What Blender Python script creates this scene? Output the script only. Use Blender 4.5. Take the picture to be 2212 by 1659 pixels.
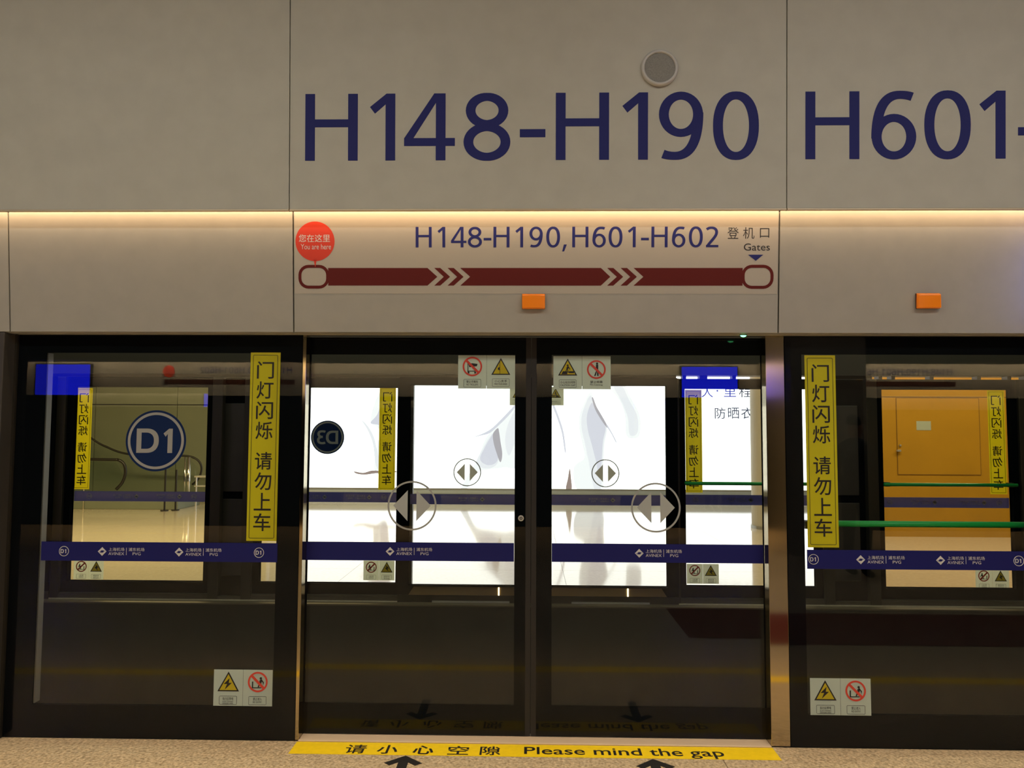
import bpy, math, random
from mathutils import Vector, Matrix
random.seed(3)
for o in list(bpy.data.objects): bpy.data.objects.remove(o)
S = bpy.context.scene
C = S.collection
PI = math.pi

# ---------------------------------------------------------------- camera
PITCH, YAW, ROLL, DIST, EYE, FPX = 0.060356, -0.021491, 0.004441, 4.038, 1.6, 1661.0
cam_d = bpy.data.cameras.new('camera')
cam_d.sensor_width = 36.0
cam_d.lens = FPX / 2212.0 * 36.0
cam_d.clip_start = 0.05
cam = bpy.data.objects.new('camera', cam_d)
C.objects.link(cam)
fw = Vector((math.sin(YAW) * math.cos(PITCH), math.cos(YAW) * math.cos(PITCH), math.sin(PITCH)))
rt = Vector((math.cos(YAW), -math.sin(YAW), 0))
up = rt.cross(fw)
rt2 = rt * math.cos(ROLL) + up * math.sin(ROLL)
up2 = up * math.cos(ROLL) - rt * math.sin(ROLL)
m = Matrix((rt2, up2, -fw)).transposed().to_4x4()
m.translation = Vector((0, -DIST, EYE))
cam.matrix_world = m
S.camera = cam

# ---------------------------------------------------------------- world, exposure
S.view_settings.view_transform = 'Standard'
S.view_settings.look = 'None'
S.view_settings.gamma = 1.0
S.view_settings.exposure = 0.0
S.view_settings.use_curve_mapping = False
S.cycles.transparent_max_bounces = 32
S.cycles.max_bounces = 14
w = bpy.data.worlds.new('world'); S.world = w; w.use_nodes = True
w.node_tree.nodes['Background'].inputs[0].default_value = (1.0, 0.85, 0.65, 1)
w.node_tree.nodes['Background'].inputs[1].default_value = 0.012

def area(name, loc, sx, sy, power, col, rot=(0, 0, 0), spread=PI):
    d = bpy.data.lights.new(name, 'AREA'); d.shape = 'RECTANGLE'
    d.size = sx; d.size_y = sy; d.energy = power; d.color = col; d.spread = spread
    o = bpy.data.objects.new(name, d); C.objects.link(o)
    o.location = loc; o.rotation_euler = rot
    return o
WARM = (1.0, 0.80, 0.56)
# ceiling lights over the near platform
area('hall_light', (-3.2, -3.9, 4.72), 5.0, 0.5, 94, (1.0, 0.985, 0.86))
area('hall_light.001', (3.2, -3.9, 4.72), 5.0, 0.5, 106, (1.0, 0.97, 0.88))
area('hall_light.002', (0.0, -7.2, 4.72), 12.0, 0.4, 60, WARM)
# narrow downlights near the platform edge
area('down_light', (0.0, -0.80, 4.72), 10.0, 0.2, 34, (1.0, 0.77, 0.50), spread=0.55)
# added fill light over the track, brightens the backs of the far stickers
area('track_fill_light', (0.0, 1.7, 3.55), 12.0, 0.3, 56, (0.96, 1.0, 0.78))
# light slots above both header bands: they face down between cladding and header
LEDC = (1.0, 0.66, 0.38)
led1 = area('header_strip_light', (0.0, -0.222, 2.772), 12.0, 0.03, 52, LEDC, rot=(math.radians(78), 0, 0))
led2 = area('back_strip_light', (0.0, -8.52, 2.80), 26.0, 0.05, 430, (1.0, 0.72, 0.42))
# ceiling lights over the far platform
area('far_hall_light', (-6.5, 7.0, 4.4), 7.0, 1.0, 470, (1.0, 0.73, 0.33))
area('far_hall_light.001', (6.5, 5.9, 4.4), 6.0, 1.0, 230, (1.0, 0.76, 0.46))
area('far_hall_light.002', (0.0, 6.5, 4.4), 6.0, 1.0, 25, (1.0, 0.90, 0.75))

# ---------------------------------------------------------------- materials
M = {}
def new_mat(name):
    m = bpy.data.materials.new(name); m.use_nodes = True
    nt = m.node_tree
    return m, nt, nt.nodes['Principled BSDF'], nt.nodes['Material Output']
def pm(name, col, rough=0.5, metal=0.0, spec=0.5, noise=0.0, nscale=40.0, stretch=None, bump=0.0, coat=0.0, ior=None, trans=0.0, emit=None, es=0.0):
    m, nt, b, out = new_mat(name)
    b.inputs['Base Color'].default_value = (*col, 1)
    b.inputs['Roughness'].default_value = rough
    b.inputs['Metallic'].default_value = metal
    b.inputs['Specular IOR Level'].default_value = spec
    if ior: b.inputs['IOR'].default_value = ior
    if coat:
        b.inputs['Coat Weight'].default_value = coat
        b.inputs['Coat Roughness'].default_value = 0.05
    if emit:
        b.inputs['Emission Color'].default_value = (*emit, 1)
        b.inputs['Emission Strength'].default_value = es
    if noise or bump:
        tc = nt.nodes.new('ShaderNodeTexCoord'); mp = nt.nodes.new('ShaderNodeMapping')
        nt.links.new(tc.outputs['Object'], mp.inputs[0])
        if stretch: mp.inputs['Scale'].default_value = stretch
        n = nt.nodes.new('ShaderNodeTexNoise'); n.inputs['Scale'].default_value = nscale
        n.inputs['Detail'].default_value = 5
        nt.links.new(mp.outputs[0], n.inputs['Vector'])
        if noise:
            r = nt.nodes.new('ShaderNodeMapRange')
            r.inputs[1].default_value = 0.3; r.inputs[2].default_value = 0.7
            r.inputs[3].default_value = 1 - noise; r.inputs[4].default_value = 1 + noise
            nt.links.new(n.outputs[0], r.inputs[0])
            v = nt.nodes.new('ShaderNodeVectorMath'); v.operation = 'SCALE'
            v.inputs[0].default_value = col
            nt.links.new(r.outputs[0], v.inputs[3])
            nt.links.new(v.outputs[0], b.inputs['Base Color'])
        if bump:
            bp = nt.nodes.new('ShaderNodeBump'); bp.inputs['Strength'].default_value = bump
            bp.inputs['Distance'].default_value = 0.002
            nt.links.new(n.outputs[0], bp.inputs['Height'])
            nt.links.new(bp.outputs[0], b.inputs['Normal'])
    if trans:
        t = nt.nodes.new('ShaderNodeBsdfTranslucent'); t.inputs[0].default_value = (*col, 1)
        mx = nt.nodes.new('ShaderNodeMixShader'); mx.inputs[0].default_value = trans
        nt.links.new(b.outputs[0], mx.inputs[1]); nt.links.new(t.outputs[0], mx.inputs[2])
        nt.links.new(mx.outputs[0], out.inputs[0])
    M[name] = m
    return m
def glass_mat(name, tint, ior, rough=0.0):
    m, nt, b, out = new_mat(name); nt.nodes.remove(b)
    t = nt.nodes.new('ShaderNodeBsdfTransparent'); t.inputs[0].default_value = (*tint, 1)
    g = nt.nodes.new('ShaderNodeBsdfGlossy'); g.inputs[0].default_value = (1, 1, 1, 1); g.inputs['Roughness'].default_value = rough
    lw = nt.nodes.new('ShaderNodeLayerWeight'); lw.inputs[0].default_value = 0.5
    pw = nt.nodes.new('ShaderNodeMath'); pw.operation = 'POWER'; pw.inputs[1].default_value = 5.0
    nt.links.new(lw.outputs['Facing'], pw.inputs[0])
    mu = nt.nodes.new('ShaderNodeMath'); mu.operation = 'MULTIPLY_ADD'; mu.inputs[1].default_value = 1 - ior; mu.inputs[2].default_value = ior
    nt.links.new(pw.outputs[0], mu.inputs[0])
    mx = nt.nodes.new('ShaderNodeMixShader')
    nt.links.new(mu.outputs[0], mx.inputs[0]); nt.links.new(t.outputs[0], mx.inputs[1]); nt.links.new(g.outputs[0], mx.inputs[2])
    nt.links.new(mx.outputs[0], out.inputs[0])
    M[name] = m
    return m
def emis(name, col, s):
    m, nt, b, out = new_mat(name); nt.nodes.remove(b)
    e = nt.nodes.new('ShaderNodeEmission'); e.inputs[0].default_value = (*col, 1); e.inputs[1].default_value = s
    nt.links.new(e.outputs[0], out.inputs[0]); M[name] = m
    return m
glass_mat('glass', (0.97, 0.985, 0.975), 0.023)
glass_mat('clear_glass', (0.95, 0.975, 0.955), 0.03)
pm('frit', (0.004, 0.005, 0.006), 0.7, spec=0.0)
pm('cladding', (0.56, 0.56, 0.49), 0.42, noise=0.035, nscale=9, spec=0.35)
pm('fascia', (0.435, 0.425, 0.375), 0.40, noise=0.03, nscale=12, spec=0.35)
pm('film', (0.51, 0.475, 0.405), 0.42, spec=0.35)
pm('dark_gap', (0.012, 0.010, 0.008), 0.8, spec=0.1)
pm('lip_metal', (0.60, 0.50, 0.36), 0.35, metal=0.6)
pm('navy', (0.028, 0.034, 0.185), 0.6, spec=0.15)
pm('band_blue', (0.010, 0.013, 0.135), 0.4, spec=0.3)
pm('band_backlit', (0.06, 0.065, 0.24), 0.5, spec=0.2, trans=0.3)  # lighter copy of the band blue: light from behind put into the colour
pm('print_white', (0.80, 0.80, 0.78), 0.5, trans=0.15)
pm('print_grey', (0.56, 0.57, 0.54), 0.5, trans=0.35)
pm('print_black', (0.012, 0.010, 0.010), 0.5)
pm('sign_blue', (0.006, 0.030, 0.125), 0.4, spec=0.3, trans=0.3)
pm('yellow', (0.76, 0.66, 0.012), 0.45, trans=0.42)
pm('sign_yellow', (0.75, 0.62, 0.03), 0.45, trans=0.4)
pm('sticker_plate', (0.70, 0.78, 0.66), 0.45, trans=0.5)
pm('sign_red', (0.62, 0.055, 0.03), 0.45)
pm('balloon_red', (0.74, 0.050, 0.022), 0.45)
pm('maroon', (0.135, 0.018, 0.016), 0.6, spec=0.15)
pm('orange', (0.95, 0.25, 0.008), 0.22, spec=0.6, emit=(1.0, 0.22, 0.0), es=0.10)
pm('floor_yellow', (0.95, 0.66, 0.004), 0.5, noise=0.05, nscale=30)
pm('steel', (0.44, 0.37, 0.23), 0.105, metal=1.0, noise=0.05, nscale=30, stretch=(40, 40, 0.6))
pm('sill', (0.80, 0.62, 0.44), 0.32, metal=0.05, noise=0.04, nscale=8, stretch=(1, 60, 1))
pm('dark_column', (0.055, 0.050, 0.044), 0.45, noise=0.1, nscale=6)
pm('profile', (0.045, 0.040, 0.030), 0.4, metal=0.4)
pm('rubber', (0.02, 0.018, 0.016), 0.7)
pm('green_bar', (0.015, 0.42, 0.075), 0.35)
pm('speaker_rim', (0.62, 0.62, 0.60), 0.35)
pm('speaker_mesh', (0.30, 0.30, 0.275), 0.7, noise=0.2, nscale=260, bump=0.4)
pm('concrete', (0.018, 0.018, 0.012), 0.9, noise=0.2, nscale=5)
pm('ceiling', (0.26, 0.23, 0.19), 0.8)
pm('brass', (0.62, 0.44, 0.20), 0.35, metal=0.8)
pm('far_edge', (0.12, 0.10, 0.06), 0.5)
pm('silver', (0.75, 0.75, 0.72), 0.3, metal=0.7)
pm('back_profile', (0.055, 0.048, 0.033), 0.5)
pm('wall_grey', (0.21, 0.235, 0.17), 0.6, noise=0.04, nscale=2)
pm('plinth', (0.60, 0.68, 0.74), 0.4)
pm('beige', (0.60, 0.56, 0.44), 0.5)
pm('hoarding', (0.44, 0.235, 0.006), 0.55, noise=0.05, nscale=2.0)
pm('hoarding_line', (0.20, 0.10, 0.008), 0.6)
pm('handrail', (0.018, 0.016, 0.014), 0.35)
pm('balustrade_metal', (0.42, 0.42, 0.38), 0.35, metal=0.5)
pm('edge_highlight', (0.20, 0.185, 0.16), 0.4)
pm('chrome', (0.85, 0.85, 0.80), 0.15, metal=1.0)
pm('carpet', (0.16, 0.010, 0.006), 0.9, noise=0.15, nscale=60)
pm('cloth_dark', (0.012, 0.012, 0.016), 0.85)
pm('skin', (0.42, 0.24, 0.15), 0.6)
pm('hair', (0.01, 0.008, 0.007), 0.6)
pm('back_column', (0.34, 0.28, 0.20), 0.5)
pm('back_clad', (0.085, 0.078, 0.05), 0.5)
pm('rust_red', (0.09, 0.030, 0.015), 0.6)
emis('ad_white', (1.0, 1.0, 1.0), 2.4)
emis('ad_lavender', (0.88, 0.86, 0.97), 0.95)
emis('ad_haze', (0.99, 0.985, 1.0), 1.16)
emis('ad_pale', (0.96, 0.95, 1.0), 1.06)
emis('ad_mauve', (0.74, 0.68, 0.74), 0.72)
emis('ad_skin', (0.62, 0.46, 0.40), 0.62)
emis('ad_text', (0.16, 0.18, 0.30), 0.4)
emis('screen_blue', (0.012, 0.02, 1.0), 7.5)
emis('screen_glow', (0.25, 0.3, 1.0), 3.2)
emis('led_green', (0.15, 1.0, 0.35), 5)
emis('glint_warm', (1.0, 0.82, 0.5), 4.0)  # glow of the painted reflections on the far kick plates
emis('led_warm', (1.0, 0.75, 0.5), 1.2)

nt = M['steel'].node_tree; b = nt.nodes['Principled BSDF']
tg = nt.nodes.new('ShaderNodeTangent'); tg.direction_type = 'RADIAL'; tg.axis = 'Z'
nt.links.new(tg.outputs[0], b.inputs['Tangent'])
b.inputs['Anisotropic'].default_value = 1.0
def floor_mat(name, base, dark, light, scale, rough, ior, coat=0.0, grit=0.35):
    m, nt, b, out = new_mat(name)
    tc = nt.nodes.new('ShaderNodeTexCoord')
    n = nt.nodes.new('ShaderNodeTexNoise'); n.inputs['Scale'].default_value = scale; n.inputs['Detail'].default_value = 4
    v = nt.nodes.new('ShaderNodeTexVoronoi'); v.inputs['Scale'].default_value = scale * 0.9
    nt.links.new(tc.outputs['Object'], n.inputs['Vector']); nt.links.new(tc.outputs['Object'], v.inputs['Vector'])
    r = nt.nodes.new('ShaderNodeValToRGB')
    e = r.color_ramp.elements
    e[0].position = 0.33; e[0].color = (*dark, 1); e[1].position = 0.47; e[1].color = (*base, 1)
    k = e.new(0.62); k.color = (*light, 1)
    nt.links.new(n.outputs[0], r.inputs[0])
    mx = nt.nodes.new('ShaderNodeMixRGB'); mx.blend_type = 'MULTIPLY'; mx.inputs[0].default_value = grit
    nt.links.new(r.outputs[0], mx.inputs[1]); nt.links.new(v.outputs['Color'], mx.inputs[2])
    # grey-out the cell colour
    bw = nt.nodes.new('ShaderNodeRGBToBW'); nt.links.new(v.outputs['Color'], bw.inputs[0])
    mr = nt.nodes.new('ShaderNodeMapRange'); mr.inputs[3].default_value = 0.45; mr.inputs[4].default_value = 1.35
    nt.links.new(bw.outputs[0], mr.inputs[0]); nt.links.new(mr.outputs[0], mx.inputs[2])
    nt.links.new(mx.outputs[0], b.inputs['Base Color'])
    b.inputs['Roughness'].default_value = rough; b.inputs['IOR'].default_value = ior
    if coat: b.inputs['Coat Weight'].default_value = coat; b.inputs['Coat Roughness'].default_value = 0.03; b.inputs['Coat IOR'].default_value = 1.7
    M[name] = m
floor_mat('stone', (0.53, 0.40, 0.245), (0.33, 0.23, 0.13), (0.66, 0.53, 0.36), 70, 0.42, 1.45, grit=0.5)
floor_mat('far_stone', (0.66, 0.58, 0.43), (0.62, 0.54, 0.40), (0.70, 0.62, 0.46), 30, 0.07, 1.85, coat=0.0, grit=0.1)

# ---------------------------------------------------------------- mesh helpers
class MB:
    def __init__(s): s.v = []; s.f = []
    def box(s, x0, x1, y0, y1, z0, z1):
        n = len(s.v)
        s.v += [(x0, y0, z0), (x1, y0, z0), (x1, y1, z0), (x0, y1, z0), (x0, y0, z1), (x1, y0, z1), (x1, y1, z1), (x0, y1, z1)]
        s.f += [tuple(n + i for i in q) for q in ((0, 3, 2, 1), (4, 5, 6, 7), (0, 1, 5, 4), (1, 2, 6, 5), (2, 3, 7, 6), (3, 0, 4, 7))]
        return s
    def prism(s, pts, y0, y1):
        """2-D outline (x, z) extruded from y0 (front) to y1"""
        a = sum(pts[i][0] * pts[(i + 1) % len(pts)][1] - pts[(i + 1) % len(pts)][0] * pts[i][1] for i in range(len(pts)))
        if a < 0: pts = pts[::-1]
        n = len(s.v); k = len(pts)
        s.v += [(x, y0, z) for x, z in pts] + [(x, y1, z) for x, z in pts]
        s.f.append(tuple(range(n, n + k))); s.f.append(tuple(range(n + 2 * k - 1, n + k - 1, -1)))
        for i in range(k):
            j = (i + 1) % k
            s.f.append((n + i, n + k + i, n + k + j, n + j))
        return s
    def strip(s, outer, inner, y0, y1, closed=False):
        k = len(outer); n = len(s.v)
        for y in (y0, y1):
            s.v += [(x, y, z) for x, z in outer]; s.v += [(x, y, z) for x, z in inner]
        rng = range(k if closed else k - 1)
        for i in rng:
            j = (i + 1) % k
            s.f.append((n + i, n + j, n + k + j, n + k + i))
            s.f.append((n + 2 * k + i, n + 3 * k + i, n + 3 * k + j, n + 2 * k + j))
            s.f.append((n + i, n + 2 * k + i, n + 2 * k + j, n + j))
            s.f.append((n + k + i, n + k + j, n + 3 * k + j, n + 3 * k + i))
        return s
    def flat(s, pts):
        k = len(s.v); s.v += [(x, 0, z) for x, z in pts]; s.f.append(tuple(range(k, k + len(pts)))); return s
    def ring(s, cx, cz, r0, r1, y0, y1, n=48):
        a = [2 * PI * i / n for i in range(n)]
        return s.strip([(cx + r1 * math.cos(t), cz + r1 * math.sin(t)) for t in a], [(cx + r0 * math.cos(t), cz + r0 * math.sin(t)) for t in a], y0, y1, True)
    def disc(s, cx, cz, r, y0, y1, n=48):
        return s.prism([(cx + r * math.cos(2 * PI * i / n), cz + r * math.sin(2 * PI * i / n)) for i in range(n)], y0, y1)
    def stroke(s, pts, w0, w1, y0, y1, closed=False):
        """thick line along pts; half width depends on direction: w0 horizontal runs, w1 vertical runs"""
        o = []; i_ = []; k = len(pts)
        for i in range(k):
            if closed: a, b = pts[i - 1], pts[(i + 1) % k]
            else: a, b = pts[max(i - 1, 0)], pts[min(i + 1, k - 1)]
            dx, dz = b[0] - a[0], b[1] - a[1]; l = math.hypot(dx, dz) or 1
            dx /= l; dz /= l; h = (w0 + (w1 - w0) * abs(dz)) / 2
            o.append((pts[i][0] - dz * h, pts[i][1] + dx * h)); i_.append((pts[i][0] + dz * h, pts[i][1] - dx * h))
        return s.strip(o, i_, y0, y1, closed)
    def cyl(s, p0, p1, r, n=12, r1=None):
        p0 = Vector(p0); p1 = Vector(p1); d = (p1 - p0).normalized(); r1 = r if r1 is None else r1
        u = d.orthogonal().normalized(); v = d.cross(u); k = len(s.v)
        for p, q in ((p0, r), (p1, r1)):
            for i in range(n):
                t = 2 * PI * i / n; s.v.append(tuple(p + (u * math.cos(t) + v * math.sin(t)) * q))
        for i in range(n):
            j = (i + 1) % n; s.f.append((k + i, k + j, k + n + j, k + n + i))
        s.f.append(tuple(k + n - 1 - i for i in range(n))); s.f.append(tuple(k + n + i for i in range(n)))
        return s
    def tube(s, pts, r, n=10):
        k0 = len(s.v); P = [Vector(p) for p in pts]
        u = None
        for i, p in enumerate(P):
            d = (P[min(i + 1, len(P) - 1)] - P[max(i - 1, 0)]).normalized()
            u = d.orthogonal().normalized() if u is None else (u - d * u.dot(d)).normalized()
            v = d.cross(u)
            for j in range(n):
                t = 2 * PI * j / n; s.v.append(tuple(p + (u * math.cos(t) + v * math.sin(t)) * r))
        for i in range(len(P) - 1):
            for j in range(n):
                q = (j + 1) % n; s.f.append((k0 + i * n + j, k0 + i * n + q, k0 + (i + 1) * n + q, k0 + (i + 1) * n + j))
        s.f.append(tuple(k0 + n - 1 - i for i in range(n))); s.f.append(tuple(k0 + (len(P) - 1) * n + i for i in range(n)))
        return s
    def add(s, vs, fs, fn=None):
        n = len(s.v); s.v += [fn(p) if fn else p for p in vs]; s.f += [tuple(n + i for i in q) for q in fs]
        return s
    def move(s, fn): s.v = [fn(p) for p in s.v]; return s
    def build(s, name, mat, parent=None, smooth=False, bevel=0.0, seg=2):
        me = bpy.data.meshes.new(name); me.from_pydata(s.v, [], s.f); me.validate(); me.update()
        me.materials.append(M[mat])
        o = bpy.data.objects.new(name, me); C.objects.link(o)
        if parent: o.parent = parent
        if smooth:
            for p in me.polygons: p.use_smooth = True
        if bevel:
            b = o.modifiers.new('bevel', 'BEVEL'); b.width = bevel; b.segments = seg; b.limit_method = 'ANGLE'
        return o
def thing(name, label, cat, loc=(0, 0, 0), rz=0.0, group=None):
    o = bpy.data.objects.new(name, None); C.objects.link(o)
    o.location = loc; o.rotation_euler = (0, 0, rz); o.empty_display_size = 0.1
    o['label'] = label; o['category'] = cat
    if group: o['group'] = group
    return o
def tag(o, label, cat, group=None):
    o['label'] = label; o['category'] = cat
    if group: o['group'] = group
    return o
def struct(o): o['kind'] = 'structure'; return o
def rrect(x0, x1, z0, z1, r, n=6):
    p = []
    for cx, cz, a in ((x1 - r, z0 + r, -PI / 2), (x1 - r, z1 - r, 0), (x0 + r, z1 - r, PI / 2), (x0 + r, z0 + r, PI)):
        p += [(cx + r * math.cos(a + PI / 2 * i / n), cz + r * math.sin(a + PI / 2 * i / n)) for i in range(n + 1)]
    return p
def outline(mb, x0, x1, z0, z1, r, t, y0, y1):
    return mb.strip(rrect(x0, x1, z0, z1, r), rrect(x0 + t, x1 - t, z0 + t, z1 - t, max(r - t, r * 0.3)), y0, y1, True)

# ---- text from Blender's built-in font, turned into mesh
_tc = {}
def text_mesh(body, bold):
    key = (body, bold)
    if key not in _tc:
        c = bpy.data.curves.new('txt', 'FONT'); c.body = body; c.size = 1; c.offset = bold
        c.resolution_u = 4; c.align_x = 'LEFT'; c.extrude = 0.0
        o = bpy.data.objects.new('txt', c); C.objects.link(o)
        bpy.context.view_layer.update()
        dg = bpy.context.evaluated_depsgraph_get()
        me = bpy.data.meshes.new_from_object(o.evaluated_get(dg))
        vs = [tuple(v.co) for v in me.vertices]; fs = [tuple(p.vertices) for p in me.polygons]
        bpy.data.objects.remove(o); bpy.data.curves.remove(c); bpy.data.meshes.remove(me)
        _tc[key] = (vs, fs)
    return _tc[key]
def put_text(mb, body, x0, x1, z0, z1, y0, y1=None, bold=0.0):
    """fit the inked box of the text into x0..x1, z0..z1; front at y0, optional back copy at y1"""
    vs, fs = text_mesh(body, bold)
    if not vs: return mb
    ax = min(v[0] for v in vs); bx = max(v[0] for v in vs); az = min(v[1] for v in vs); bz = max(v[1] for v in vs)
    sx = (x1 - x0) / (bx - ax); sz = (z1 - z0) / (bz - az)
    mb.add(vs, fs, lambda p: (x0 + (p[0] - ax) * sx, y0, z0 + (p[1] - az) * sz))
    if y1 is not None:
        mb.add(vs, [q[::-1] for q in fs], lambda p: (x0 + (p[0] - ax) * sx, y1, z0 + (p[1] - az) * sz))
    return mb

# ---- large signage digits, drawn to the proportions of the sign's sans serif (cap height 1)
def ell(cx, cz, rx, rz, a0=0, a1=360, n=40, e=2.0):
    out = []
    for i in range(n + 1):
        t = math.radians(a0 + (a1 - a0) * i / n); c, q = math.cos(t), math.sin(t)
        out.append((cx + rx * math.copysign(abs(c) ** (2 / e), c), cz + rz * math.copysign(abs(q) ** (2 / e), q)))
    return out
def bez(P, n=18):
    out = []
    for a, b, c, d in P:
        for i in range(n):
            t = i / n; u = 1 - t
            out.append(tuple(u ** 3 * a[k] + 3 * u * u * t * b[k] + 3 * u * t * t * c[k] + t ** 3 * d[k] for k in (0, 1)))
    out.append(P[-1][3])
    return out
GW = {'H': .79, '1': .38, '4': .76, '8': .70, '9': .655, '6': .655, '0': .675, '2': .62, '-': .38, ',': .23, 'D': .80, '3': .62}
def glyph(mb, ch, X, Z, h, y0, y1, W=.145, T=.118):
    g = MB(); k = .0
    if ch == 'H':
        g.box(0, W, 0, 1, 0, 1); g.box(.79 - W, .79, 0, 1, 0, 1); g.box(W, .79 - W, 0, 1, .5, .5 + T)
    elif ch == '1':
        d = W - .151
        g.prism([(0, .80), (.246 - d * .3, 1), (.38, 1), (.38, 0), (.229 - d, 0), (.229 - d, .834 - d), (.077 + d * .3, .697 - d * .6)], 0, 1)
    elif ch == '4':
        g.box(.475, .475 + W, 0, 1, 0, 1); g.box(0, .475, 0, 1, .215, .215 + T); g.box(.475 + W, .76, 0, 1, .215, .215 + T)
        g.prism([(0, .215 + T), (0, .33), (.45, 1), (.475, 1), (.475, .86), (.14, .215 + T)], 0, 1)
    elif ch == '-':
        g.box(0, .38, 0, 1, .34, .46)
    elif ch == ',':
        g.prism([(.085, .14), (.23, .14), (.10, -.2), (0, -.2)], 0, 1)
    elif ch == '0':
        g.strip(ell(.3375, .5, .3375, .508, n=48, e=2.25), ell(.3375, .5, .3375 - W, .508 - T, n=48, e=2.1), 0, 1)
    elif ch == '8':
        g.stroke(ell(.35, .742, .245, .203)[:-1], T, W, 0, 1, True); g.stroke(ell(.35, .272, .277, .222)[:-1], T, W, -.2, .9, True)
    elif ch in '69':
        g.strip(ell(.325, .672, .325, .336), ell(.325, .672, .325 - W, .336 - T), 0, 1)
        r = .655 - W / 2
        g.stroke(bez([((r, .70), (r, .34), (.50, .055), (.24, .055)), ((.24, .055), (.17, .055), (.11, .065), (.06, .085))]), T, W, -.25, .9)
        if ch == '6': g.move(lambda p: (.655 - p[0], 1 - p[1], 1 - p[2]) if False else (.655 - p[0], p[1], 1 - p[2]))
    elif ch == '2':
        g.stroke(bez([((.05, .86), (.13, .93), (.20, .945), (.28, .945)), ((.28, .945), (.44, .945), (.53, .86), (.53, .73)), ((.53, .73), (.53, .53), (.30, .36), (.10, .07))]), T, W, 0, 1)
        g.box(.02, .62, 0, 1, 0, T)
    elif ch == 'D':
        g.box(0, W, 0, 1, 0, 1)
        o = [(W, 1)] + ell(.36, .5, .44, .5, 90, -90, 30, 2.3) + [(W, 0)]
        i = [(W, 1 - T)] + ell(.34, .5, .46 - W, .5 - T, 90, -90, 30, 2.3) + [(W, T)]
        g.strip(o, i, 0, 1)
    elif ch == '3':
        g.stroke(bez([((.04, .90), (.12, .95), (.2, .945), (.28, .945)), ((.28, .945), (.48, .945), (.54, .85), (.54, .75)), ((.54, .75), (.54, .60), (.42, .53), (.22, .53))]), T, W, 0, 1)
        g.stroke(bez([((.22, .53), (.44, .53), (.56, .43), (.56, .29)), ((.56, .29), (.56, .12), (.42, .055), (.26, .055)), ((.26, .055), (.18, .055), (.10, .07), (.03, .10))]), T, W, -.25, .9)
    mb.add(g.v, g.f, lambda p: (X + p[0] * h, y0 + p[1] * (y1 - y0), Z + p[2] * h))
    return mb

# ---------------------------------------------------------------- structure: near platform
HX0, HX1 = -2.71, 2.78            # header seams outside the door bay
floor = struct(MB().box(-14, 14, -9.2, 0.0, -0.5, -0.03).build('floor', 'concrete'))
xs = [-14, -10.1, -6.0, -2.95 + 0.0, 0.955, 4.86, 8.8, 14]
ys = [0.0, -3.6, -9.2]
for j in range(2):
    for i in range(len(xs) - 1):
        MB().box(xs[i] + .0015, xs[i + 1] - .0015, ys[j + 1] + .0015, ys[j] - .0015, -0.03, 0.0).build('floor_slab', 'stone', floor)
struct(MB().box(-14, 14, -9.2, -0.3, 4.75, 4.95).build('ceiling', 'ceiling'))
trim = struct(MB().box(-14, 14, -0.0, 0.14, -0.5, -0.002).build('trim_1', 'concrete'))

wall = struct(MB().box(-12, 12, -0.14, 0.3, 2.86, 4.75).build('wall_upper', 'dark_gap'))
def upper_y(z): return -0.25 - 0.06 * (z - 2.70) / 1.1
def up_panel(x0, x1):
    z0, z1 = 2.70, 4.72
    p = MB()
    a, b = upper_y(z0), upper_y(z1)
    g = .0022
    n = len(p.v)
    p.v += [(x0 + g, a, z0 + .006), (x1 - g, a, z0 + .006), (x1 - g, b, z1), (x0 + g, b, z1), (x0 + g, a + .03, z0 + .006), (x1 - g, a + .03, z0 + .006), (x1 - g, b + .03, z1), (x0 + g, b + .03, z1)]
    p.f += [(0, 1, 2, 3), (5, 4, 7, 6), (4, 5, 1, 0), (1, 5, 6, 2), (4, 0, 3, 7), (3, 2, 6, 7)]
    o = p.build('cladding_panel', 'cladding', wall, bevel=.0015)
    MB().box(x0 + g, x1 - g, a - .004, a + .012, z0 - .002, z0 + .008).build('edge_profile', 'lip_metal', o, bevel=.002)
    return o
ups = [-11.1, -7.15, -3.675, -1.208, 1.28, 3.75, 6.2, 9.6]
upo = [up_panel(ups[i], ups[i + 1]) for i in range(len(ups) - 1)]
def up_letters(items, parent, z=2.951, h=.336):
    for ch, x in items:
        mb = glyph(MB(), ch, x, z, h, -.0012, 0)
        mb.move(lambda p: (p[0], p[1] + upper_y(p[2]), p[2]))
        mb.build('character', 'navy', parent)
def UX(px): return -1.128 + (px - 663) * .0023345
up_letters([(c, UX(p)) for c, p in zip('H148-H190', (663, 803, 877, 1005, 1126, 1203, 1345, 1423, 1538))], upo[3])
up_letters([(c, 1.371 + (p - 1736) * .0023) for c, p in zip('H601-H602', (1736, 1877, 1990, 2107, 2189, 2266, 2402, 2512, 2625))], upo[4])

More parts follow.
